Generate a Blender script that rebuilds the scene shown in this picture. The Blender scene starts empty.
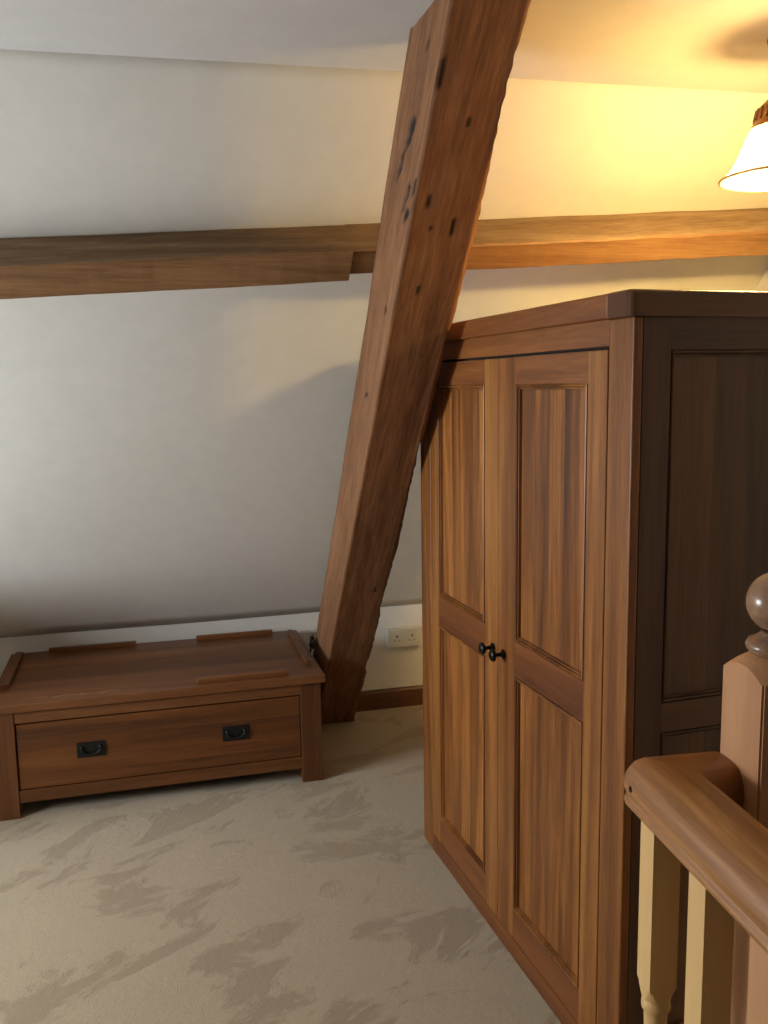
import bpy, bmesh, math, random
from mathutils import Vector, Matrix, noise
sin, cos, radians, pi = math.sin, math.cos, math.radians, math.pi
C = bpy.context.scene.collection

# ------------------------------------------------------------------ camera
yaw, pit, rol = radians(14.868), radians(7.956), radians(-0.881)
F = Vector((sin(yaw)*cos(pit), cos(yaw)*cos(pit), -sin(pit)))
R = Vector((cos(yaw), -sin(yaw), 0)); U = R.cross(F)
R2 = R*cos(rol)+U*sin(rol); U2 = U*cos(rol)-R*sin(rol)
cd = bpy.data.cameras.new('camera'); cam = bpy.data.objects.new('camera', cd); C.objects.link(cam)
m = Matrix((R2, U2, -F)).transposed().to_4x4(); m.translation = (0, 0, 1.6); cam.matrix_world = m
cd.sensor_fit = 'VERTICAL'; cd.sensor_height = 24; cd.lens = 24*900/1024; cd.clip_start = .02
bpy.context.scene.camera = cam

# ------------------------------------------------------------------ light
sc = bpy.context.scene
w = bpy.data.worlds.new('world'); sc.world = w; w.use_nodes = True
w.node_tree.nodes['Background'].inputs[0].default_value = (.75, .85, 1, 1)
w.node_tree.nodes['Background'].inputs[1].default_value = 1.0
def area(name, loc, rot, sx, sy, power, col):
    l = bpy.data.lights.new(name, 'AREA'); l.shape = 'RECTANGLE'; l.size = sx; l.size_y = sy; l.energy = power; l.color = col
    o = bpy.data.objects.new(name, l); C.objects.link(o); o.location = loc; o.rotation_euler = rot; return o
WIN_Y0, WIN_Y1, WIN_Z0, WIN_Z1 = 1.85, 3.0, .85, 1.62
area('daylight_gable_window', (-2.47, (WIN_Y0+WIN_Y1)/2, (WIN_Z0+WIN_Z1)/2), (0, -pi/2, 0), .74, 1.12, 114, (.82, .915, 1))
area('rear_fill_light', (-1.0, -3.45, 1.5), (-pi/2, 0, pi), 1.0, 1.0, 3, (.88, .94, 1))  # added soft fill from behind the camera; the rear wall has no window
sc.view_settings.view_transform = 'Standard'; sc.view_settings.look = 'None'
sc.view_settings.gamma = 1; sc.view_settings.use_curve_mapping = False
sc.view_settings.exposure = 0.0

# ------------------------------------------------------------------ materials
def s2l(c): return tuple(((v/255)/12.92 if v/255 <= .04045 else ((v/255+.055)/1.055)**2.4) for v in c)+(1,)
def newmat(name):
    m = bpy.data.materials.new(name); m.use_nodes = True; t = m.node_tree
    return m, t, t.nodes['Principled BSDF'], t.nodes, t.links
def N(t, kind, **kw):
    n = t.nodes.new(kind)
    for k, v in kw.items(): setattr(n, k, v)
    return n
def math_(t, op, a, b=None, clamp=False):
    n = N(t, 'ShaderNodeMath', operation=op); n.use_clamp = clamp
    for i, v in enumerate((a, b)):
        if v is None: continue
        if isinstance(v, (int, float)): n.inputs[i].default_value = v
        else: t.links.new(v, n.inputs[i])
    return n.outputs[0]
def mixc(t, fac, a, b, mode='MIX'):
    n = N(t, 'ShaderNodeMix', data_type='RGBA', blend_type=mode)
    for s, v in ((0, fac), (6, a), (7, b)):
        if isinstance(v, (int, float)): n.inputs[s].default_value = v
        elif isinstance(v, tuple): n.inputs[s].default_value = v
        else: t.links.new(v, n.inputs[s])
    return n.outputs[2]
def ramp(t, fac, stops):
    n = N(t, 'ShaderNodeValToRGB'); el = n.color_ramp.elements
    while len(el) < len(stops): el.new(.5)
    for e, (p, c) in zip(el, stops): e.position = p; e.color = c
    t.links.new(fac, n.inputs[0]); return n.outputs[0]
def noise_(t, vec, scale, detail=4, rough=.55, dist=0):
    n = N(t, 'ShaderNodeTexNoise'); n.inputs['Scale'].default_value = scale; n.inputs['Detail'].default_value = detail
    n.inputs['Roughness'].default_value = rough; n.inputs['Distortion'].default_value = dist
    t.links.new(vec, n.inputs['Vector']); return n.outputs[0]
def mapped(t, vec, scale, loc=(0, 0, 0), rot=(0, 0, 0)):
    n = N(t, 'ShaderNodeMapping'); n.inputs['Scale'].default_value = scale; n.inputs['Location'].default_value = loc
    n.inputs['Rotation'].default_value = rot; t.links.new(vec, n.inputs['Vector']); return n.outputs[0]
def wood(name, dark, mid, light, axis, rough=.42, grain=1.0, planks=None, knots=True, seed=0., bump=.3, figure=7., mark=None):
    """grain runs along `axis`; planks=(axis index, board width) varies the tone board by board"""
    m, t, b, _, L = newmat(name)
    co = N(t, 'ShaderNodeTexCoord').outputs['Object']
    st = [1., 1., 1.]; st[axis] = .05
    v = mapped(t, co, st, (seed, seed*.7, seed*1.3))
    if planks:
        sp = N(t, 'ShaderNodeSeparateXYZ'); L.new(co, sp.inputs[0])
        q = math_(t, 'FLOOR', math_(t, 'DIVIDE', math_(t, 'ADD', sp.outputs[planks[0]], 5.013+seed), planks[1]))
        wn = N(t, 'ShaderNodeTexWhiteNoise', noise_dimensions='1D'); L.new(q, wn.inputs['W'])
        va = N(t, 'ShaderNodeVectorMath', operation='ADD'); L.new(v, va.inputs[0])
        sc_ = N(t, 'ShaderNodeVectorMath', operation='SCALE'); L.new(wn.outputs['Color'], sc_.inputs[0]); sc_.inputs['Scale'].default_value = 9.
        L.new(sc_.outputs[0], va.inputs[1]); v = va.outputs[0]
    big = noise_(t, v, figure, 3, .5, .6)
    fine = noise_(t, v, 120, 5, .7, .3)
    rings = N(t, 'ShaderNodeMath', operation='SINE'); L.new(math_(t, 'MULTIPLY', noise_(t, v, figure*.6, 1.5, .4, .2), 60.), rings.inputs[0])
    f = math_(t, 'ADD', math_(t, 'MULTIPLY', big, .62), math_(t, 'MULTIPLY', fine, .38*grain))
    f = math_(t, 'ADD', f, math_(t, 'MULTIPLY', rings.outputs[0], .035*grain))
    c = ramp(t, f, [(.33, s2l(dark)), (.5, s2l(mid)), (.67, s2l(light))])
    if planks:
        tone = ramp(t, wn.outputs['Value'], [(0, (.62, .56, .5, 1)), (.5, (.95, .95, .95, 1)), (1, (1.35, 1.38, 1.4, 1))])
        c = mixc(t, 1., c, tone, 'MULTIPLY')
    if knots:
        kv = mapped(t, co, [.35 if i == axis else 1. for i in range(3)], (seed+.3, .2, .9))
        vo = N(t, 'ShaderNodeTexVoronoi'); vo.inputs['Scale'].default_value = 6.; L.new(kv, vo.inputs['Vector'])
        kn = ramp(t, vo.outputs['Distance'], [(.025, (1, 1, 1, 1)), (.075, (0, 0, 0, 1))])
        gate = math_(t, 'GREATER_THAN', noise_(t, kv, 1.7, 1), .56)
        k2 = math_(t, 'MULTIPLY', math_(t, 'MULTIPLY', kn, gate), .8)
        c = mixc(t, k2, c, tuple(x*.35 for x in s2l(dark)[:3])+(1,))
    if mark: c = mark(t, co, c)
    L.new(c, b.inputs['Base Color'])
    b.inputs['Roughness'].default_value = rough; b.inputs['Specular IOR Level'].default_value = .4
    bp = N(t, 'ShaderNodeBump'); bp.inputs['Strength'].default_value = bump; bp.inputs['Distance'].default_value = .002
    L.new(f, bp.inputs['Height']); L.new(bp.outputs[0], b.inputs['Normal'])
    return m
def plain(name, col, rough=.5, metal=0., bumpscale=0, bump=.2):
    m, t, b, _, L = newmat(name)
    co = N(t, 'ShaderNodeTexCoord').outputs['Object']
    c = mixc(t, noise_(t, co, 14, 4), tuple(x*.88 for x in s2l(col)[:3])+(1,), s2l(col))
    L.new(c, b.inputs['Base Color']); b.inputs['Roughness'].default_value = rough; b.inputs['Metallic'].default_value = metal
    if bumpscale:
        bp = N(t, 'ShaderNodeBump'); bp.inputs['Strength'].default_value = bump; bp.inputs['Distance'].default_value = .004
        L.new(noise_(t, co, bumpscale, 5), bp.inputs['Height']); L.new(bp.outputs[0], b.inputs['Normal'])
    return m
M = {}
M['plaster'] = plain('white_plaster', (222, 218, 209), .85, 0, 6, .35)
M['ceiling_paint'] = plain('ceiling_paint', (204, 200, 195), .88, 0, 5, .3)
def carpet():
    m, t, b, _, L = newmat('beige_carpet')
    co = N(t, 'ShaderNodeTexCoord').outputs['Object']
    v = mapped(t, mapped(t, co, (1, 1, 1), (3.1, .7, 0), (0, 0, radians(-24))), (.72, 1.4, 1))
    p = noise_(t, v, 3.2, 7, .66, .6)
    patch = ramp(t, p, [(.525, (0, 0, 0, 1)), (.575, (1, 1, 1, 1))])
    p2 = noise_(t, mapped(t, co, (1, 1, 1), (7, 2, 0)), 9., 4, .6)
    fib = noise_(t, co, 260., 3, .7)
    tuft = noise_(t, co, 34., 6, .75)
    base = mixc(t, patch, s2l((182, 161, 130)), s2l((157, 135, 104)))
    base = mixc(t, math_(t, 'MULTIPLY', p2, .35), base, s2l((150, 131, 104)))
    base = mixc(t, math_(t, 'MULTIPLY', fib, .5), base, s2l((128, 112, 92)))
    L.new(base, b.inputs['Base Color']); b.inputs['Roughness'].default_value = .97; b.inputs['Specular IOR Level'].default_value = .1
    b.inputs['Sheen Weight'].default_value = .25
    bp = N(t, 'ShaderNodeBump'); bp.inputs['Strength'].default_value = .7; bp.inputs['Distance'].default_value = .006
    h = math_(t, 'ADD', math_(t, 'MULTIPLY', fib, .5), math_(t, 'ADD', math_(t, 'MULTIPLY', tuft, .8), math_(t, 'MULTIPLY', patch, -.35)))
    L.new(h, bp.inputs['Height']); L.new(bp.outputs[0], b.inputs['Normal'])
    return m
M['carpet'] = carpet()
M['beige_paint'] = plain('beige_paint', (120, 108, 92), .8)
def beam_mat():
    m, t, b, _, L = newmat('rough_rafter_timber')
    co = N(t, 'ShaderNodeTexCoord').outputs['Object']
    v = mapped(t, co, (1, 1, .1), (0, 0, 0), (radians(-42), 0, 0))
    v = mapped(t, co, (1, 1, 1)); 
    rt = N(t, 'ShaderNodeVectorRotate', rotation_type='X_AXIS'); rt.inputs['Angle'].default_value = radians(-42.2); L.new(co, rt.inputs['Vector'])
    v = mapped(t, rt.outputs[0], (1, 1, .08))
    big = noise_(t, v, 9, 4, .6, .8); fine = noise_(t, v, 85, 5, .7)
    f = math_(t, 'ADD', math_(t, 'MULTIPLY', big, .45), math_(t, 'MULTIPLY', fine, .55))
    c = ramp(t, f, [(.32, s2l((78, 49, 29))), (.5, s2l((124, 83, 53))), (.68, s2l((154, 110, 76)))])
    at = N(t, 'ShaderNodeAttribute', attribute_name='mark')
    c = mixc(t, at.outputs['Fac'], c, s2l((30, 23, 18)))
    spk = ramp(t, noise_(t, mapped(t, rt.outputs[0], (1, 1, .3), (4, 1, 2)), 55, 3, .6), [(.66, (0, 0, 0, 1)), (.74, (1, 1, 1, 1))])
    c = mixc(t, math_(t, 'MULTIPLY', spk, .6), c, s2l((60, 38, 26)))
    L.new(c, b.inputs['Base Color']); b.inputs['Roughness'].default_value = .7; b.inputs['Specular IOR Level'].default_value = .25
    bp = N(t, 'ShaderNodeBump'); bp.inputs['Strength'].default_value = .5; bp.inputs['Distance'].default_value = .004
    L.new(math_(t, 'SUBTRACT', f, math_(t, 'MULTIPLY', spk, .5)), bp.inputs['Height']); L.new(bp.outputs[0], b.inputs['Normal'])
    return m
M['rafter'] = beam_mat()
M['purlin'] = wood('purlin_timber', (80, 54, 32), (120, 84, 51), (152, 114, 75), 0, .6, 1.1, bump=.4)
M['purlin_dusty'] = wood('purlin_timber_dusty', (84, 66, 48), (112, 88, 64), (140, 118, 92), 0, .85, 1.2, seed=3.3, bump=.5)
M['purlin_dark'] = wood('old_dark_timber', (58, 42, 30), (86, 62, 44), (110, 84, 60), 0, .7, bump=.4)
WD, WM, WL = (72, 39, 15), (118, 69, 28), (156, 102, 48)
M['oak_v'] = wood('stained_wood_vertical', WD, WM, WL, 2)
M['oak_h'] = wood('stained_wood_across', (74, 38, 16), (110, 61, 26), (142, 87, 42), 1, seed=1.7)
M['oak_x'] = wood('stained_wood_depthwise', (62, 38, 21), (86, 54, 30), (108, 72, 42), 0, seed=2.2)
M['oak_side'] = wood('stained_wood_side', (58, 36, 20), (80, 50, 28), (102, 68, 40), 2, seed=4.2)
M['oak_end'] = plain('end_grain', (84, 52, 29), .95)
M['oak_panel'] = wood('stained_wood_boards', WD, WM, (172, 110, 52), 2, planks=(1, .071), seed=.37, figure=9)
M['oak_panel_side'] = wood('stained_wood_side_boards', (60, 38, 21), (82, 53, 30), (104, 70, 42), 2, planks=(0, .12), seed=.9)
def scar(t, co, c):
    sp = N(t, 'ShaderNodeSeparateXYZ'); t.links.new(co, sp.inputs[0])
    def band(o, a, b_): return math_(t, 'MULTIPLY', math_(t, 'GREATER_THAN', o, a), math_(t, 'LESS_THAN', o, b_))
    k = math_(t, 'MULTIPLY', band(sp.outputs[0], -.50, -.14), band(sp.outputs[1], .05, .078))
    k = math_(t, 'MULTIPLY', k, math_(t, 'GREATER_THAN', noise_(t, mapped(t, co, (.4, 1, 1)), 60, 3), .52))
    return mixc(t, math_(t, 'MULTIPLY', k, .35), c, s2l((190, 140, 100)))
BD, BM, BL = (76, 43, 20), (106, 63, 31), (132, 84, 46)
M['base_h'] = wood('reddish_wood_long', BD, BM, BL, 0, seed=5.1, mark=None)
M['base_top'] = wood('reddish_wood_top', BD, BM, BL, 0, seed=6.3, rough=.38, mark=scar)
M['base_drawer'] = wood('reddish_wood_drawer', (80, 45, 18), (114, 67, 29), (142, 90, 44), 0, seed=7.7, planks=(2, .13))
M['base_v'] = wood('reddish_wood_upright', BD, BM, BL, 2, seed=8.4)
M['base_y'] = wood('reddish_wood_crosswise', BD, BM, BL, 1, seed=3.4)
M['skirting'] = wood('skirting_wood', (70, 42, 26), (94, 58, 36), (112, 74, 48), 0, seed=9.)
M['pine_rail'] = wood('varnished_pine_rail', (108, 66, 34), (146, 97, 54), (182, 134, 82), 1, .4, 1.2, knots=True, seed=1.1, bump=.05, figure=10)
M['pine_rail_x'] = wood('varnished_pine_return', (122, 76, 40), (150, 98, 54), (172, 120, 72), 0, .4, .8, knots=False, seed=1.4, bump=.05, figure=10)
M['pine_newel'] = wood('varnished_pine_post', (156, 108, 70), (174, 124, 84), (188, 140, 98), 2, .45, .7, knots=False, seed=2.9, bump=.05)
M['pine_pale'] = wood('pale_pine_spindle', (194, 154, 98), (208, 168, 112), (220, 182, 126), 2, .5, .5, knots=False, seed=3.9, bump=.04)
M['pine_ball'] = wood('dark_varnished_ball', (110, 80, 58), (140, 106, 80), (160, 126, 96), 0, .22, .8, knots=False, seed=6.9, bump=.03)
M['knob'] = plain('dark_bronze', (38, 36, 32), .28, .85)
M['pewter'] = plain('blackened_pewter', (44, 43, 42), .42, .7, 90, .2)
M['brass'] = plain('aged_brass', (150, 104, 62), .35, .9)
M['black'] = plain('black_rubber', (18, 18, 20), .5)
M['socket'] = plain('aged_white_plastic', (208, 202, 186), .4)
M['hole'] = plain('dark_hole', (12, 10, 8), .9)
M['gap'] = plain('painted_gap_shade', (20, 13, 8), .9)  # near-black: shade of the door and drawer gaps put into the colour
M['paint'] = plain('white_gloss_paint', (228, 226, 220), .4)
M['crumb'] = plain('plaster_crumb', (225, 222, 214), .8)
def glass_pane():
    m, t, b, nn, L = newmat('window_glass'); nn.remove(b)
    tr = N(t, 'ShaderNodeBsdfTransparent'); gl = N(t, 'ShaderNodeBsdfGlossy'); gl.inputs['Roughness'].default_value = .02
    mx = N(t, 'ShaderNodeMixShader'); mx.inputs[0].default_value = .06
    L.new(tr.outputs[0], mx.inputs[1]); L.new(gl.outputs[0], mx.inputs[2]); L.new(mx.outputs[0], nn['Material Output'].inputs[0]); return m
M['pane'] = glass_pane()
def shade_mat():
    m, t, b, nn, L = newmat('frosted_glass_shade'); nn.remove(b)
    tr = N(t, 'ShaderNodeBsdfTransparent'); tr.inputs[0].default_value = (1, .97, .9, 1)
    tl = N(t, 'ShaderNodeBsdfTranslucent'); tl.inputs[0].default_value = (1, .96, .88, 1)
    df = N(t, 'ShaderNodeBsdfDiffuse'); df.inputs[0].default_value = (.9, .85, .75, 1)
    gl = N(t, 'ShaderNodeBsdfGlossy'); gl.inputs['Roughness'].default_value = .1
    def mx(f, a, c):
        n = N(t, 'ShaderNodeMixShader'); n.inputs[0].default_value = f; L.new(a, n.inputs[1]); L.new(c, n.inputs[2]); return n.outputs[0]
    o = mx(.45, tl.outputs[0], tr.outputs[0]); o = mx(.15, o, df.outputs[0]); o = mx(.06, o, gl.outputs[0])
    L.new(o, nn['Material Output'].inputs[0]); return m
M['shade'] = shade_mat()
M['shade_rim'] = plain('amber_glass_rim', (196, 150, 96), .2)
def bulb_mat():
    m, t, b, nn, L = newmat('lit_bulb'); nn.remove(b)
    e = N(t, 'ShaderNodeEmission'); e.inputs[0].default_value = (1, .66, .24, 1); e.inputs[1].default_value = 80
    L.new(e.outputs[0], nn['Material Output'].inputs[0]); return m
M['bulb'] = bulb_mat()

# ------------------------------------------------------------------ helpers
def empty(name, loc=(0, 0, 0), rz=0, label=None, cat=None, group=None):
    o = bpy.data.objects.new(name, None); C.objects.link(o); o.location = loc; o.rotation_euler = (0, 0, rz)
    o.empty_display_size = .05
    if label: o['label'] = label
    if cat: o['category'] = cat
    if group: o['group'] = group
    return o
def tag(o, label, cat, group=None):
    o['label'] = label; o['category'] = cat
    if group: o['group'] = group
    return o
class MB:
    """collects shapes; each call takes a material key; build() links ONE mesh object"""
    def __init__(s): s.bm = bmesh.new(); s.mats = []
    def mi(s, k):
        if k not in s.mats: s.mats.append(k)
        return s.mats.index(k)
    def box(s, x0, x1, y0, y1, z0, z1, mat, bev=0., seg=2, smooth=False):
        b2 = bmesh.new(); bmesh.ops.create_cube(b2, size=1)
        for v in b2.verts: v.co = Vector(((x0+x1)/2+v.co.x*(x1-x0), (y0+y1)/2+v.co.y*(y1-y0), (z0+z1)/2+v.co.z*(z1-z0)))
        if bev: bmesh.ops.bevel(b2, geom=b2.edges[:], offset=bev, segments=seg, affect='EDGES', profile=.5)
        s.merge(b2, mat, smooth)
    def merge(s, b2, mat, smooth=False, M4=None):
        k = s.mi(mat); vm = {}
        for v in b2.verts: vm[v] = s.bm.verts.new(M4 @ v.co if M4 else v.co)
        for f in b2.faces:
            try: nf = s.bm.faces.new([vm[v] for v in f.verts]); nf.material_index = k; nf.smooth = smooth
            except ValueError: pass
        b2.free()
    def lathe(s, prof, mat, M4=None, seg=32, cap=True):
        b2 = bmesh.new(); rings = []
        for r, z in prof:
            rings.append([b2.verts.new((r*cos(2*pi*i/seg), r*sin(2*pi*i/seg), z)) for i in range(seg)])
        for a, b in zip(rings, rings[1:]):
            for i in range(seg): b2.faces.new((a[i], a[(i+1) % seg], b[(i+1) % seg], b[i]))
        if cap: b2.faces.new(rings[0][::-1]); b2.faces.new(rings[-1])
        bmesh.ops.recalc_face_normals(b2, faces=b2.faces[:])
        s.merge(b2, mat, True, M4)
    def tube(s, pts, r, mat, seg=10, closed=False):
        pts = [Vector(p) for p in pts]; b2 = bmesh.new(); rings = []; n = len(pts); prev = None
        for i, p in enumerate(pts):
            a = pts[(i-1) % n] if closed or i else p; c = pts[(i+1) % n] if closed or i < n-1 else p
            d = (c-a).normalized()
            if prev is None: up = Vector((0, 0, 1)) if abs(d.z) < .9 else Vector((1, 0, 0))
            else: up = prev
            e = (up-d*up.dot(d)).normalized(); prev = e; g = d.cross(e)
            rings.append([b2.verts.new(p+(e*cos(2*pi*k/seg)+g*sin(2*pi*k/seg))*r) for k in range(seg)])
        pr = list(zip(rings, rings[1:]))+([(rings[-1], rings[0])] if closed else [])
        for a, b in pr:
            for i in range(seg): b2.faces.new((a[i], a[(i+1) % seg], b[(i+1) % seg], b[i]))
        if not closed: b2.faces.new(rings[0][::-1]); b2.faces.new(rings[-1])
        s.merge(b2, mat, True)
    def poly_prism(s, pts2, axis, a0, a1, mat):
        """closed outline pts2 extruded between a0 and a1 along axis"""
        def P(q, a): c = [q[0], q[1]]; c.insert(axis, a); return c
        b2 = bmesh.new(); A = [b2.verts.new(P(q, a0)) for q in pts2]; B = [b2.verts.new(P(q, a1)) for q in pts2]
        n = len(pts2)
        for i in range(n): b2.faces.new((A[i], A[(i+1) % n], B[(i+1) % n], B[i]))
        b2.faces.new(A[::-1]); b2.faces.new(B); bmesh.ops.recalc_face_normals(b2, faces=b2.faces[:]); s.merge(b2, mat)
    def build(s, name, parent=None, kind=None, loc=(0, 0, 0)):
        me = bpy.data.meshes.new(name)
        for v in s.bm.verts: v.co -= Vector(loc)
        s.bm.to_mesh(me); s.bm.free()
        for k in s.mats: me.materials.append(M[k])
        o = bpy.data.objects.new(name, me); C.objects.link(o); o.location = loc
        if parent: o.parent = parent
        if kind: o['kind'] = kind
        return o

# ------------------------------------------------------------------ room shell
RD = 3.46; NY, NZ = sin(radians(47.78)), cos(radians(47.78))     # roof slope plane  NY*y + NZ*z = RD
def slope_y(z): return (RD-NZ*z)/NY
XL, XR, YB, YK = -2.4, 2.2, -3.5, 4.203
def ceil_z(x): return 2.424+(x+.29)*.013
b = MB(); b.box(XL-.3, .765, YB-.2, YK+.4, -.12, 0, 'carpet'); b.box(.765, XR+.2, .975, YK+.4, -.12, 0, 'carpet'); b.build('floor', kind='structure')
# stairwell beside the landing, below the balustrade
b = MB(); b.box(.665, .765, YB-.2, .975, -2.6, -.12, 'beige_paint'); b.box(XR, XR+.15, YB-.2, 1.075, -2.6, 0, 'beige_paint')
b.box(.765, XR, .975, 1.075, -2.6, -.12, 'beige_paint'); b.box(.765, XR, YB-.2, YB, -2.6, 0, 'beige_paint'); b.build('wall_stairwell', kind='structure')
b = MB(); b.box(.665, XR+.15, YB-.2, 1.075, -2.7, -2.6, 'carpet'); b.build('floor_lower', kind='structure')
zk = (RD-NY*YK)/NZ
b = MB(); b.box(XL-.3, XR+.2, YK, YK+.35, -.1, zk, 'plaster'); b.build('wall_back', kind='structure')
# sloping ceiling above the knee wall
b = MB(); b2 = bmesh.new(); rows = []
nx, nz = 60, 40
for j in range(nz+1):
    row = []
    for i in range(nx+1):
        x = XL-.3+(XR+.2-XL+.3)*i/nx; zt = ceil_z(x)+.02; z = zk+(zt-zk)*j/nz
        off = .006*noise.noise(Vector((x*1.3, z*1.5, 2.)))
        row.append(b2.verts.new((x, slope_y(z)+off*NY, z+off*NZ)))
    rows.append(row)
for j in range(nz):
    for i in range(nx): b2.faces.new((rows[j][i], rows[j][i+1], rows[j+1][i+1], rows[j+1][i]))
ret = bmesh.ops.extrude_face_region(b2, geom=b2.faces[:])
for v in [g for g in ret['geom'] if isinstance(g, bmesh.types.BMVert)]: v.co += Vector((0, .12, .1))
bmesh.ops.recalc_face_normals(b2, faces=b2.faces[:]); b.merge(b2, 'plaster', True); b.build('wall_slope', kind='structure')
yc0 = slope_y(2.43)
b = MB(); b2 = bmesh.new()
q = [(XL-.3, YB-.2), (XR+.2, YB-.2), (XR+.2, yc0+.25), (XL-.3, yc0+.25)]
A = [b2.verts.new((x, y, ceil_z(x))) for x, y in q]; B = [b2.verts.new((x, y, ceil_z(x)+.1)) for x, y in q]
b2.faces.new(A[::-1]); b2.faces.new(B)
for i in range(4): b2.faces.new((A[i], A[(i+1) % 4], B[(i+1) % 4], B[i]))
b.merge(b2, 'ceiling_paint'); b.build('ceiling', kind='structure')
b = MB(); b.box(XR, XR+.15, YB-.2, YK+.3, 0, 2.6, 'plaster'); b.build('wall_right', kind='structure')
b = MB(); b.box(XL-.3, XR+.2, YB-.15, YB, 0, 2.6, 'beige_paint')
b.build('wall_front', kind='structure')
# left gable wall with its window opening
b = MB()
for y0, y1, z0, z1 in ((YB-.2, WIN_Y0, 0, 2.6), (WIN_Y1, YK+.3, 0, 2.6), (WIN_Y0, WIN_Y1, 0, WIN_Z0), (WIN_Y0, WIN_Y1, WIN_Z1, 2.6)):
    b.box(XL-.2, XL, y0, y1, z0, z1, 'plaster')
b.build('wall_left', kind='structure')
wd = empty('window_1', (XL-.1, WIN_Y0, WIN_Z0)); wd['kind'] = 'structure'
b = MB(); wy, wz = WIN_Y1-WIN_Y0, WIN_Z1-WIN_Z0
for y0, y1, z0, z1 in ((0, wy, 0, .05), (0, wy, wz-.05, wz), (0, .05, .05, wz-.05), (wy-.05, wy, .05, wz-.05), (wy/2-.02, wy/2+.02, .05, wz-.05)):
    b.box(-.035, .035, y0, y1, z0, z1, 'paint', .003)
b.build('window_frame', wd)
b = MB(); b.box(-.003, .003, .05, wy-.05, .05, wz-.05, 'pane'); b.build('window_pane', wd)
b = MB(); b.box(.03, .14, -.04, wy+.04, -.028, -.002, 'paint', .004); b.build('window_sill', wd)
b = MB(); b.box(XL, -1.15, 3.15, YK+.02, 0, .88, 'plaster', .01); b.build('shadow_ledge_1', kind='structure')  # unseen block, added to cast shade low on the left of the slope
# skirting on the knee wall, both sides of the rafter foot
b = MB(); b.poly_prism([(YK, 0), (YK-.018, 0), (YK-.018, .085), (YK-.012, .096), (YK, .098)], 0, .918, XR, 'skirting'); b.build('baseboard_back', kind='structure')

# ------------------------------------------------------------------ rafter
def rafter():
    KX, KY = -.0283, -1/1.1025
    W_, D_ = .174, .304
    HGT = 2.47; nl = 420
    per = []                                           # perimeter: (u across X, v depth Y) with slightly worn corners
    nu, nv = 18, 24
    for i in range(nu): per.append((i/nu, 0., 'f'))
    for i in range(nv): per.append((1., i/nv, 'r'))
    for i in range(nu): per.append((1-i/nu, 1., 'b'))
    for i in range(nv): per.append((0., 1-i/nv, 'l'))
    # gouges on the left face (height, depth fraction, half height, half width, deep), knots on the underside (height, across)
    gl = DENTS_L; gf = DENTS_F
    bm = bmesh.new(); lay = bm.verts.layers.float.new('mark'); rings = []
    for j in range(nl+1):
        z = HGT*j/nl; ring = []
        for (u, v, side) in per:
            # nibble the corners
            uu = (u-.5); vv = (v-.5)
            ex = W_*uu; ey = D_*vv
            rc = .010+.006*noise.noise(Vector((z*3, u*5, v*5)))
            dx = W_/2-abs(ex); dy = D_/2-abs(ey)
            if dx < rc and dy < rc:
                k = rc-math.hypot(rc-dx, rc-dy)
                if k < 0:
                    n_ = Vector((rc-dx, rc-dy)).normalized()
                    ex += math.copysign(n_.x*k, ex); ey += math.copysign(n_.y*k, ey)
            x = .733+W_/2+ex; y = 4.071+D_/2+ey
            nrm = {'f': (0, -1), 'r': (1, 0), 'b': (0, 1), 'l': (-1, 0)}[side]
            n1 = noise.noise(Vector((x*9, (y)*9, z*2.2)))*.004+noise.noise(Vector((x*30, y*30, z*9)))*.0016
            if u > .97 and v < .12 or (side == 'r' and v < .2):   # waney right arris
                n1 += .006*noise.noise(Vector((1, 7, z*3.3)))+.006*min(0, noise.noise(Vector((3, 1, z*9)))+.1)+.0018*noise.noise(Vector((5, 2, z*45)))
                if u > .97 and v < .05: x += n1*1.2
            x += nrm[0]*n1; y += nrm[1]*n1
            mk = 0.
            for (cz, cu, hz, hu, dp, lean) in (gl if side == 'l' else gf if side == 'f' else ()):
                cc = v if side == 'l' else u
                q = ((z-cz)/hz)**2+((cc-cu-lean*(z-cz)/hz*hu)/hu)**2
                q *= 1+.7*noise.noise(Vector((z*40, cc*12, 3)))
                if q < 1:
                    g = (1-q); x -= nrm[0]*dp*g; y -= nrm[1]*dp*g; mk = max(mk, min(1, g*2.4))
            vt = bm.verts.new((x+KX*z, y+KY*z, z)); vt[lay] = mk; ring.append(vt)
        rings.append(ring)
    n = len(per)
    for a, c in zip(rings, rings[1:]):
        for i in range(n): bm.faces.new((a[i], a[(i+1) % n], c[(i+1) % n], c[i])).smooth = True
    bm.faces.new(rings[0][::-1]); bm.faces.new(rings[-1])
    bmesh.ops.recalc_face_normals(bm, faces=bm.faces[:])
    o0 = Vector((.82, 4.07, 0))
    for v in bm.verts: v.co -= o0
    me = bpy.data.meshes.new('rafter'); bm.to_mesh(me); bm.free(); me.materials.append(M['rafter'])
    o = bpy.data.objects.new('rafter', me); C.objects.link(o); o.location = o0
    tag(o, 'large rough sawn timber rafter leaning out from the floor up to the ceiling', 'beam')
    b = MB(); b.tube([(.10, -.20, .40), (.112, -.20, .402)], .006, 'purlin_dark', 8); b.build('peg', o)
    return o
DENTS_L = [(2.217, .53, .034, .09, .012, -.3), (2.162, .68, .034, .08, .014, -.3), (2.076, .31, .036, .07, .013, -.2), (2.085, .09, .022, .06, .008, 0),
           (2.03, .20, .018, .07, .007, 0), (2.365, .46, .010, .05, .005, 0), (1.814, .32, .012, .05, .004, 0), (1.573, .49, .010, .05, .004, 0)]
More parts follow.
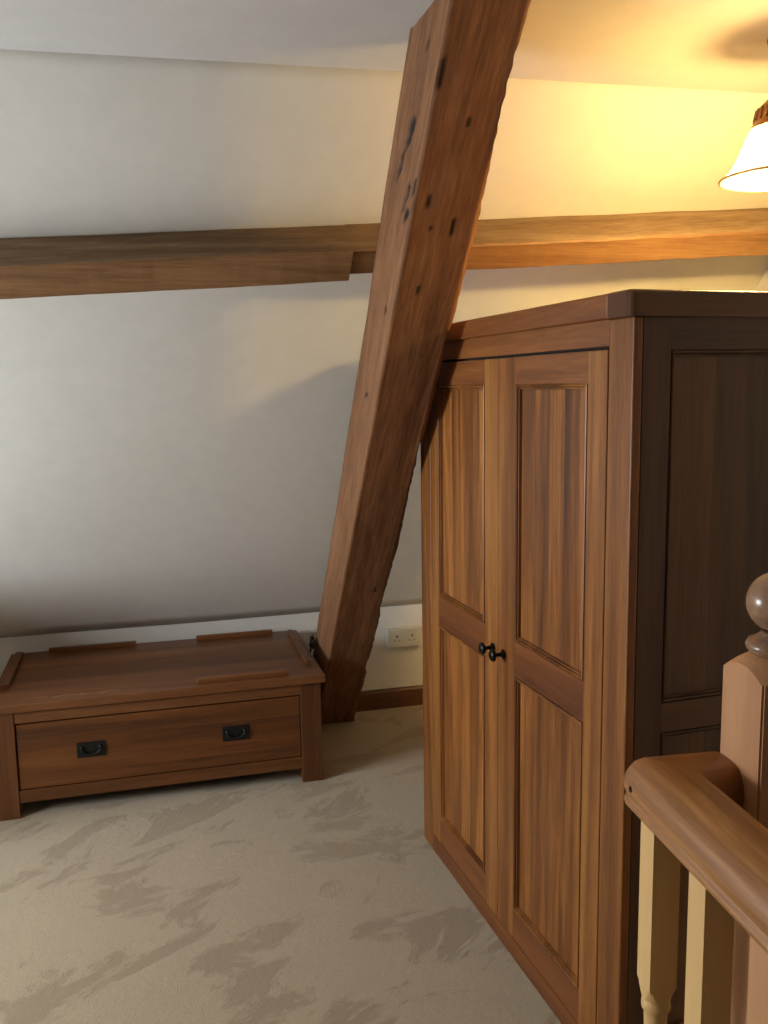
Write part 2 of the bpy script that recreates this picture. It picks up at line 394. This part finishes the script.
DENTS_F = [(2.205, .545, .012, .022, .004, 0), (2.215, .635, .014, .022, .004, 0), (2.055, .24, .016, .03, .005, 0), (2.00, .66, .024, .03, .006, .3), (1.998, .35, .008, .03, .004, 0),
           (1.857, .33, .012, .05, .003, 0), (.812, .77, .012, .04, .005, 0), (2.28, .05, .03, .03, .004, 0)]
rafter()

# ------------------------------------------------------------------ purlin (roof beam) behind the rafter
PT = lambda x: 2.033+(x+.364)*.0592                    # height of its top edge on the slope
def purlin_sec(x, o0, o1, h0, h1):
    """section corners at x: o = proud of slope, h = distance down the slope from the top edge"""
    z = PT(x); y = slope_y(z)
    P = lambda o, h: Vector((x, y-NY*o+NZ*h, z-NZ*o-NY*h))
    return [P(o0, h0), P(o1, h0), P(o1, h1), P(o0, h1)]
def purlin_piece(x0, x1, o0, o1, h0, h1, mat, name, parent, wob=.003, org=(0, 0, 0)):
    n = max(3, int((x1-x0)/.03)); b2 = bmesh.new(); rings = []
    for i in range(n+1):
        x = x0+(x1-x0)*i/n; s = purlin_sec(x, o0, o1, h0, h1)
        for k, p in enumerate(s):
            nn = wob*noise.noise(Vector((x*6, k*3.1, 1)))+wob*.5*noise.noise(Vector((x*25, k*3.1, 5)))
            if k in (1, 2): p += Vector((0, -NY*nn, -NZ*nn))
            p += Vector((0, NZ, -NY))*wob*noise.noise(Vector((x*5, k*1.7, 8)))
        # worn arris
        ring = []
        for k, p in enumerate(s):
            a, c = s[k-1], s[(k+1) % 4]; r = min(.005, .3*(h1-h0))
            ring += [p+(a-p).normalized()*r, p+(c-p).normalized()*r]
        rings.append([b2.verts.new(p) for p in ring])
    m_ = 8
    for a, c in zip(rings, rings[1:]):
        for i in range(m_): b2.faces.new((a[i], a[(i+1) % m_], c[(i+1) % m_], c[i]))
    b2.faces.new(rings[0][::-1]); b2.faces.new(rings[-1]); bmesh.ops.recalc_face_normals(b2, faces=b2.faces[:])
    b = MB(); b.merge(b2, mat)
    if mat == 'purlin':
        k = b.mi('purlin_dusty'); b.bm.normal_update()
        for f in b.bm.faces:
            if f.normal.dot(Vector((0, -NZ, NY))) > .8: f.material_index = k
    for v in b.bm.verts: v.co -= Vector(org)
    return b.build(name, parent)
po = (0, slope_y(2.0), 1.95)
pr = empty('purlin', po, 0, 'long horizontal timber roof beam running along the sloping white wall behind the rafter', 'beam')
purlin_piece(.76, XR, 0, .14, 0, .094, 'purlin', 'right_timber', pr, .004, po)
purlin_piece(XL, .628, 0, .140, 0, .110, 'purlin', 'left_timber', pr, .002, po)
purlin_piece(.628, .76, 0, .128, .006, .094, 'purlin_dark', 'packing_block', pr, .001, po)['label'] = 'dark recessed block in the joint'
purlin_piece(.628, .76, 0, .138, 0, .007, 'purlin', 'cover_strip', pr, .001, po)

# ------------------------------------------------------------------ drawer base (plinth drawer of a wardrobe)
def drawer_base():
    ox, oy = 0., 3.45
    t = empty('drawer_base', (ox, oy, 0), 0, 'low reddish-brown wooden drawer base with battens on its top, standing by the sloping wall', 'drawer unit')
    X0, X1, D = -.613, .661, .715
    b = MB(); b.box(X0, X1, 0, D, .419, .450, 'base_top', .003); b.build('top', t)
    for (x0, x1) in ((-.597, -.520), (.559, .643)):
        for (y0, y1) in ((.014, .098), (D-.09, D-.012)):
            b = MB(); b.box(x0, x1, y0, y1, 0, .419, 'base_v', .003); b.build('leg', t)
    b = MB(); b.box(-.520, .559, .018, .05, .372, .419, 'base_h', .0015); b.build('top_rail', t)
    b = MB(); b.box(-.520, .559, .018, .05, .060, .108, 'base_h', .0015); b.build('bottom_rail', t)
    for x0, x1 in ((-.593, -.565), (.611, .639)):
        b = MB(); b.box(x0, x1, .098, D-.09, .06, .419, 'base_y', .002); b.build('side_panel', t)
    b = MB(); b.box(-.520, .559, D-.03, D-.015, .06, .419, 'base_h'); b.build('back_panel', t)
    b = MB(); b.box(-.520, .559, .05, D-.03, .062, .074, 'gap'); b.box(-.520, .559, .045, .05, .1, .38, 'gap'); b.build('carcass', t)  # thin dark sheet behind the drawer paints the shade of its gaps
    d = MB(); d.box(-.516, .557, .021, .043, .111, .3655, 'base_drawer', .003); dr = d.build('drawer', t)
    for cx in (-.252, .297):
        h = MB(); h.box(cx-.053, cx+.053, .0165, .021, .212, .272, 'pewter', .0015)
        for s in (-1, 1):
            h.lathe([(.0075, 0), (.0075, .006), (.004, .011), (.0, .012)], 'pewter', Matrix.Translation((cx+s*.034, .017, .252)) @ Matrix.Rotation(pi/2, 4, 'X'), 16, False)
        pts = [(cx+.036*cos(a), .0085, .252+(.026*sin(a) if sin(a) < 0 else 0.004*sin(a))) for a in [2*pi*i/28 for i in range(28)]]
        pts = [(cx+.036*cos(pi+pi*i/20), .009, .252+.028*sin(pi+pi*i/20)) for i in range(21)]
        h.tube(pts, .0035, 'pewter', 8)
        h.build('handle', dr)['label'] = 'dark metal drop handle on a rectangular plate'
    for (x0, x1, y0, y1) in ((-.452, -.08, .672, .692), (.190, .542, .672, .692), (-.588, -.556, .20, .665), (.610, .632, .15, .655), (.158, .516, .044, .066)):
        b = MB(); b.box(x0, x1, y0, y1, .450, .470, 'base_h' if x1-x0 > .1 else 'base_y', .002); b.build('batten', t)
    return t
drawer_base()
# black cable hanging behind the drawer base
b = MB(); pts = []
for i in range(90):
    a = i/89*2*pi*3.2; r = .022+.004*sin(i*.37)
    pts.append((.690+.010*cos(a)+.0001*i, 3.93+.024*cos(a*.93+.3), .452+r*sin(a)))
b.tube(pts, .0042, 'black', 8)
b.tube([(.690, 3.93, .44), (.690, 4.0, .3), (.70, 4.15, .12), (.72, 4.17, .005), (.66, 4.185, .005)], .0042, 'black', 8)
tag(b.build('power_cable', loc=(.70, 4.12, 0)), 'black coiled cable squeezed between the drawer base and the rafter', 'cable')
# wall socket
s = empty('wall_socket', (1.117, YK, .318), 0, 'white double plug socket on the low wall between rafter and wardrobe', 'socket')
b = MB(); b.box(0, .168, -.032, 0, 0, .090, 'socket', .003); b.build('mounting_box', s)
b = MB(); b.box(-.002, .170, -.040, -.032, -.001, .091, 'socket', .003); b.build('face_plate', s)
for cx in (.045, .123):
    b = MB(); b.box(cx-.004, cx+.004, -.0405, -.039, .050, .060, 'hole'); b.box(cx-.015, cx-.009, -.0405, -.039, .030, .035, 'hole'); b.box(cx+.009, cx+.015, -.0405, -.039, .030, .035, 'hole')
    b.build('pin_holes', s)
for cx in (.072, .096):
    b = MB(); b.box(cx-.006, cx+.006, -.044, -.039, .055, .077, 'socket', .0015); b.build('switch', s)
# crumb on the carpet at the wardrobe foot
b = MB(); b2 = bmesh.new(); bmesh.ops.create_icosphere(b2, subdivisions=2, radius=.006)
for v in b2.verts: v.co *= 1+.3*noise.noise(v.co*300); v.co.z *= .6
b.merge(b2, 'crumb', True)
o = b.build('plaster_crumb'); o.location = (.925, 2.62, .0035); tag(o, 'tiny white crumb lying on the carpet against the wardrobe foot', 'crumb')

# ------------------------------------------------------------------ wardrobe
PHI = radians(2.63); wv = Vector((cos(PHI), sin(PHI), 0)); wu = Vector((-sin(PHI), cos(PHI), 0))
def framed(b, plane, y0, y1, z0, z1, ring, mat, depth=.009, wd=.013, flip=1):
    """moulding loft running round a panel opening. plane 'x': opening in the y,z plane facing -x; plane 'y': in x,z facing -y"""
    prof = [(0, 0), (.0008, .005), (.0022, .005), (.003, -.001), (.0055, -.0022), (.0075, 0), (.0085, .007), (.0098, .007), (.0105, .003), (.0125, .0035), (wd+.001, depth+.003), (wd+.003, depth+.003)]
    b2 = bmesh.new(); rings = []
    for o, d in prof:
        c = [(y0+o, z0+o), (y1-o, z0+o), (y1-o, z1-o), (y0+o, z1-o)]
        rings.append([b2.verts.new((d, y, z) if plane == 'x' else (y, d, z)) for y, z in c])
    for a, c in zip(rings, rings[1:]):
        for i in range(4): b2.faces.new((a[i], a[(i+1) % 4], c[(i+1) % 4], c[i]))
    bmesh.ops.recalc_face_normals(b2, faces=b2.faces[:])
    b.merge(b2, mat)
def wardrobe():
    o = wv*1.03+wu*1.59
    t = empty('wardrobe', (o.x, o.y, 0), PHI, 'tall brown wooden double wardrobe with panelled doors standing beside the leaning rafter', 'wardrobe')
    WW, DD, HH = 1.261, .56, 1.731
    T = .022
    for y0, y1 in ((0, .093), (1.168, WW)):
        b = MB(); b.box(0, T, y0, y1, 0, HH, 'oak_v', .004, 3); b.build('front_stile', t)
    b = MB(); b.box(0.0004, T, .093, 1.168, 1.676, HH, 'oak_h', .001); b.build('top_rail', t)
    b = MB(); b.box(0.0004, T, .093, 1.168, 0, .056, 'oak_h', .001); b.build('bottom_rail', t)
    # doors
    for (y0, y1, p0, p1, ky, which) in ((.096, .6375, .175, .533, .602, 'near'), (.6405, 1.165, .730, 1.096, .672, 'far')):
        b = MB(); g = .0006
        b.box(0, .021, y0, p0, .059, 1.669, 'oak_v', .0012, 1); b.box(0, .021, p1, y1, .059, 1.669, 'oak_v', .0012, 1)
        for z0, z1 in ((.059, .148), (.823, .920), (1.600, 1.669)): b.box(g, .021, p0, p1, z0, z1, 'oak_h')
        d = b.build('door', t)
        for z0, z1 in ((.148, .823), (.920, 1.600)):
            b = MB(); framed(b, 'x', p0, p1, z0, z1, None, 'oak_v')
            b.box(.0115, .017, p0+.012, p1-.012, z0+.012, z1-.012, 'oak_panel'); b.build('panel', d)
        k = MB(); Mk = Matrix.Translation((0, ky, .864)) @ Matrix.Rotation(-pi/2, 4, 'Y')
        k.lathe([(.013, 0), (.0135, .003), (.008, .006), (.0055, .012), (.0055, .022), (.010, .026), (.0160, .029), (.0175, .033), (.0160, .037), (.010, .0405), (.003, .0415), (.0005, .0415)], 'knob', Mk, 28)
        k.build('knob', d)['label'] = 'round dark bronze knob'
    # side panels
    for yf, sg in ((0, 1), (WW, -1)):
        def bx(b, x0, x1, d0, d1, z0, z1, mat, bev=0.):
            a, c = yf+sg*d0, yf+sg*d1; b.box(x0, x1, min(a, c), max(a, c), z0, z1, mat, bev, 1)
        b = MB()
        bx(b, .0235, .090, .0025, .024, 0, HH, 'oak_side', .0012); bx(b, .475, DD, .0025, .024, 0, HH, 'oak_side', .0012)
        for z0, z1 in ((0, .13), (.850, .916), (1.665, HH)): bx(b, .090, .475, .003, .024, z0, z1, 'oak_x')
        s = b.build('side_panel', t)
        for z0, z1 in ((.13, .850), (.916, 1.665)):
            b = MB()
            if sg > 0:
                b3 = MB(); framed(b3, 'y', .090, .475, z0, z1, None, 'oak_side')
                for v in b3.bm.verts: v.co.y += .003
                me_mats = b3.mats; b.merge(b3.bm, 'oak_side')
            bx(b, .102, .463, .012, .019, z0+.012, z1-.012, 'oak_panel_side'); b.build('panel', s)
    b = MB(); b.box(DD-.012, DD, .024, WW-.024, .05, HH, 'oak_side'); b.build('back_panel', t)
    b = MB(); b.box(.024, DD-.012, .024, WW-.024, .05, .068, 'gap'); b.box(.0225, .0235, .06, WW-.06, .05, 1.70, 'gap'); b.build('interior', t)  # thin dark sheet behind the doors paints the shade of their gaps
    # cornice: front board, two returns with rounded front corner, top board
    b = MB(); b.box(-.013, .045, .078, WW-.078, HH, 1.783, 'oak_h', .006, 3); b.build('front_cornice', t)
    for y0, y1, sg in ((-.005, .078, -1), (WW-.078, WW+.005, 1)):
        b = MB(); b2 = bmesh.new()
        yo, yi = (y0, y1) if sg < 0 else (y1, y0)
        r = .018; out = [(DD+.004, yi), (DD+.004, yo)]
        for i in range(7):
            a = pi/2*i/6; out.append((-.014+r-r*sin(a), yo-sg*(r-r*cos(a))))
        out.append((-.014, yi))
        b.poly_prism(out, 2, HH, 1.784, 'oak_x')
        bmesh.ops.recalc_face_normals(b.bm, faces=b.bm.faces[:])
        b.bm.edges.ensure_lookup_table()
        top = [e for e in b.bm.edges if all(v.co.z > 1.783 for v in e.verts)]
        bmesh.ops.bevel(b.bm, geom=top, offset=.008, segments=4, affect='EDGES', profile=.5)
        ei = b.mi('oak_end')
        for f in b.bm.faces:
            if f.normal.x < -.9: f.material_index = ei
        b.build('cornice_return', t)
    b = MB(); b.box(.045, DD, .078, WW-.078, 1.765, 1.780, 'oak_h'); b.build('top_board', t)
wardrobe()

# ------------------------------------------------------------------ balustrade: newel post, handrail, spindles
TH = radians(5.5); BC = Vector((.7077, 1.077, 0))
ba = Vector((cos(TH), -sin(TH), 0)); bb = Vector((sin(TH), cos(TH), 0))
def bl(a, b_, z=0): p = BC+ba*a+bb*b_; return (p.x, p.y, z)
def newel(name, ca, cb, label):
    t = empty(name, bl(ca, cb), -TH, label, 'newel post')
    h = .0515; zt = 1.190; n = 16
    b = MB(); b2 = bmesh.new()
    top = [[b2.verts.new((h*(2*i/n-1), h*(2*j/n-1), zt+.018*((1-(2*i/n-1)**2)+(1-(2*j/n-1)**2)))) for j in range(n+1)] for i in range(n+1)]
    for i in range(n):
        for j in range(n): b2.faces.new((top[i][j], top[i+1][j], top[i+1][j+1], top[i][j+1])).smooth = True
    edge = [top[i][0] for i in range(n)]+[top[n][j] for j in range(n)]+[top[n-i][n] for i in range(n)]+[top[0][n-j] for j in range(n)]
    bot = [b2.verts.new((v.co.x, v.co.y, 0)) for v in edge]; q = len(edge)
    for i in range(q): b2.faces.new((edge[i], bot[i], bot[(i+1) % q], edge[(i+1) % q]))
    b2.faces.new(bot[::-1]); bmesh.ops.recalc_face_normals(b2, faces=b2.faces[:])
    ce = [e for e in b2.edges if all(abs(abs(v.co.x)-h) < 1e-5 and abs(abs(v.co.y)-h) < 1e-5 for v in e.verts)]
    bmesh.ops.bevel(b2, geom=ce, offset=.003, segments=2, affect='EDGES')
    b.merge(b2, 'pine_newel'); b.build('post', t)
    zb = 1.222; f = MB()
    prof = [(.028, zb-.004), (.036, zb), (.041, zb+.006), (.042, zb+.012), (.038, zb+.018), (.030, zb+.022), (.022, zb+.029), (.020, zb+.034)]
    cz = zb+.034+.038; r = .0435
    a0 = -math.acos(.020/r)
    for i in range(17):
        a = a0+(pi/2-a0)*i/16; prof.append((max(.0005, r*cos(a)), cz+r*sin(a)))
    f.lathe(prof, 'pine_ball', None, 40); f.build('ball_finial', t)['label'] = 'turned ball finial, darker and glossier than the post'
newel('newel_post', .1375, -.0245, 'square pine newel post with a ball on top, in front of the wardrobe side')
def handrail():
    t0 = bl(0, 0)
    half = [(0, 1.060), (.016, 1.0595), (.028, 1.057), (.040, 1.049), (.049, 1.036), (.0525, 1.024), (.052, 1.014), (.049, 1.008), (.0455, 1.0045), (.0455, 1.003), (.050, 1.0), (.0515, .995), (.050, .990), (.047, .988)]
    prof = [(x+.007, z) for x, z in half[::-1]]+[(-x*(1-.16*min(1, x/.04))+.001, z) for x, z in half[1:]]     # positive = outer side
    Rc = .026; arc = 8
    bm = bmesh.new(); stations = []
    ring = [bm.verts.new((.0858, o, z)) for o, z in prof]; stations.append(ring)
    for k in range(arc+1):
        ring = []
        for o, z in prof:
            if o > Rc: a = pi/2+pi/2*k/arc; p = (-Rc+(o-Rc)*cos(a), Rc+(o-Rc)*sin(a))
            else: p = (-o, o)
            ring.append(bm.verts.new((p[0], p[1], z)))
        stations.append(ring)
    for bpos in (-.2, -.5, -.80): stations.append([bm.verts.new((-o, bpos, z)) for o, z in prof])
    n = len(prof)
    for si, (a, c) in enumerate(zip(stations, stations[1:])):
        for i in range(n):
            f = bm.faces.new((a[i], a[(i+1) % n], c[(i+1) % n], c[i])); f.smooth = True
            f.material_index = 0 if si >= arc//2+1 else 1
    bm.faces.new(stations[0][::-1]); bm.faces.new(stations[-1])
    bmesh.ops.remove_doubles(bm, verts=bm.verts[:], dist=1e-6)
    bmesh.ops.recalc_face_normals(bm, faces=bm.faces[:])
    me = bpy.data.meshes.new('handrail'); bm.to_mesh(me); bm.free(); me.materials.append(M['pine_rail']); me.materials.append(M['pine_rail_x'])
    t = empty('handrail', bl(0, 0), -TH, 'wide rounded pine handrail with a mitred corner, fixed to the newel post', 'handrail')
    o = bpy.data.objects.new('rail', me); C.objects.link(o); o.parent = t
    b = MB(); b.lathe([(.0045, 0), (.0045, .0012)], 'hole', Matrix.Translation((-.0592, .010, 1.022)) @ Matrix.Rotation(-pi/2, 4, 'Y'), 16)
    b.build('dowel_hole', t)['label'] = 'dark round dowel hole in the side of the rail'
    return t
handrail()
def spindle_mesh():
    b = MB(); h = .0205
    for (z0, z1, ta, tb) in ((.735, .990, 1, 0), (0.05, .20, 0, 1)):
        b2 = bmesh.new(); bmesh.ops.create_cube(b2, size=1)
        for v in b2.verts: v.co = Vector((v.co.x*2*h, v.co.y*2*h, z0 if v.co.z < 0 else z1))
        b.merge(b2, 'pine_pale')
    # lamb's tongue: square tapering to round
    for z_sq, sg in ((.735, -1), (.20, 1)):
        b2 = bmesh.new(); rings = []
        for k in range(8):
            f = k/7; rr = []
            for i in range(32):
                a = 2*pi*i/32; sq = h/max(abs(cos(a)), abs(sin(a))); ro = .0205
                r = min(sq, h*1.414-(h*1.414-ro)*(f**.7)); r = min(sq, r)
                rr.append(b2.verts.new((r*cos(a), r*sin(a), z_sq+sg*.022*f)))
            rings.append(rr)
        for a, c in zip(rings, rings[1:]):
            for i in range(32): b2.faces.new((a[i], a[(i+1) % 32], c[(i+1) % 32], c[i]))
        bmesh.ops.recalc_face_normals(b2, faces=b2.faces[:]); b.merge(b2, 'pine_pale')
    pr = [(.0205, .713), (.0182, .7115), (.0185, .7095), (.0205, .706), (.0210, .701), (.0205, .696), (.0178, .692), (.0168, .688), (.0160, .66), (.0140, .60), (.0165, .50), (.0195, .40), (.0205, .34), (.0190, .29), (.0150, .255), (.0135, .247),
          (.0190, .242), (.0200, .236), (.0190, .230), (.0150, .226), (.0165, .222)]
    b.lathe(pr, 'pine_pale', None, 28)
    o = b.build('spindle'); return o
sp0 = spindle_mesh()
labs = ['pale pine spindle farthest along the rail, under its mitred corner, turned neck showing',
        'pale square pine spindle, middle one of three under the handrail',
        'pinkish pine spindle nearest the viewer, at the right edge under the handrail']
for i, cb in enumerate((-.0165, -.156, -.2955)):
    o = sp0 if i == 0 else sp0.copy()
    if i: C.objects.link(o)
    o.location = bl(-.0245, cb); o.rotation_euler = (0, 0, -TH)
    if i == 2: o.material_slots[0].link = 'OBJECT'; o.material_slots[0].material = M['pine_newel']
    tag(o, labs[i], 'spindle', 'spindles under the handrail')
b = MB(); b.box(-.045, .03, -.80, .045, 0, .05, 'pine_rail', .004)
o = b.build('base_rail'); o.location = bl(0, 0); o.rotation_euler = (0, 0, -TH); tag(o, 'flat pine base rail on the floor carrying the spindles', 'base rail')
# plain end post carrying the near end of the rail (just outside the frame)
t = MB(); t.box(-.045, .045, -.045, .045, 0, 1.1, 'pine_newel', .003)
o = t.build('end_post'); o.location = bl(0, -.846); o.rotation_euler = (0, 0, -TH); tag(o, 'plain square pine post at the near end of the handrail', 'newel post')

# ------------------------------------------------------------------ hanging lamp
def lamp():
    cx, cy = 1.617, 2.050; zr = 2.112; zc = ceil_z(cx)
    t = empty('pendant_lamp', (cx, cy, zr), 0, 'lit bell-shaped glass lamp with brass cap hanging from the ceiling above the wardrobe', 'lamp')
    b = MB(); b.lathe([(.155, 0), (.150, .004), (.134, .020), (.120, .042), (.108, .070), (.098, .096), (.088, .118), (.080, .132)], 'shade', None, 56, False)
    s = b.build('shade', t)
    b = MB(); b.tube([(.1555*cos(2*pi*i/64), .1555*sin(2*pi*i/64), 0) for i in range(64)], .0035, 'shade_rim', 8, True); b.build('rim', s)
    b = MB()
    b.lathe([(.088, .122), (.086, .126), (.082, .132), (.078, .140), (.076, .156), (.070, .172), (.056, .186), (.044, .196), (.036, .204), (.038, .210), (.034, .216), (.030, .232), (.024, .262), (.020, .290), (.0005, .291)], 'brass', None, 40, True)
    for i in range(24):
        a = 2*pi*i/24; b.tube([(.079*cos(a), .079*sin(a), .142), (.073*cos(a), .073*sin(a), .170)], .003, 'brass', 6)
    b.build('gallery', t)
    b = MB(); b.lathe([(.055, zc-zr), (.052, zc-zr-.012), (.03, zc-zr-.026), (.009, zc-zr-.032), (.009, .285), (.0005, .285)][::-1], 'brass', None, 32); b.build('ceiling_rose', t)
    b = MB(); b2 = bmesh.new(); bmesh.ops.create_uvsphere(b2, u_segments=24, v_segments=16, radius=.032)
    for v in b2.verts: v.co.z = v.co.z*1.15+.075
    b.merge(b2, 'bulb', True); b.lathe([(.014, .10), (.014, .135)], 'brass', None, 16); b.build('bulb', t)
    l = bpy.data.lights.new('lamp_light', 'POINT'); l.energy = 90; l.color = (1, .67, .23); l.shadow_soft_size = .065
    o = bpy.data.objects.new('lamp_light', l); C.objects.link(o); o.location = (cx, cy, zr+.035)
lamp()
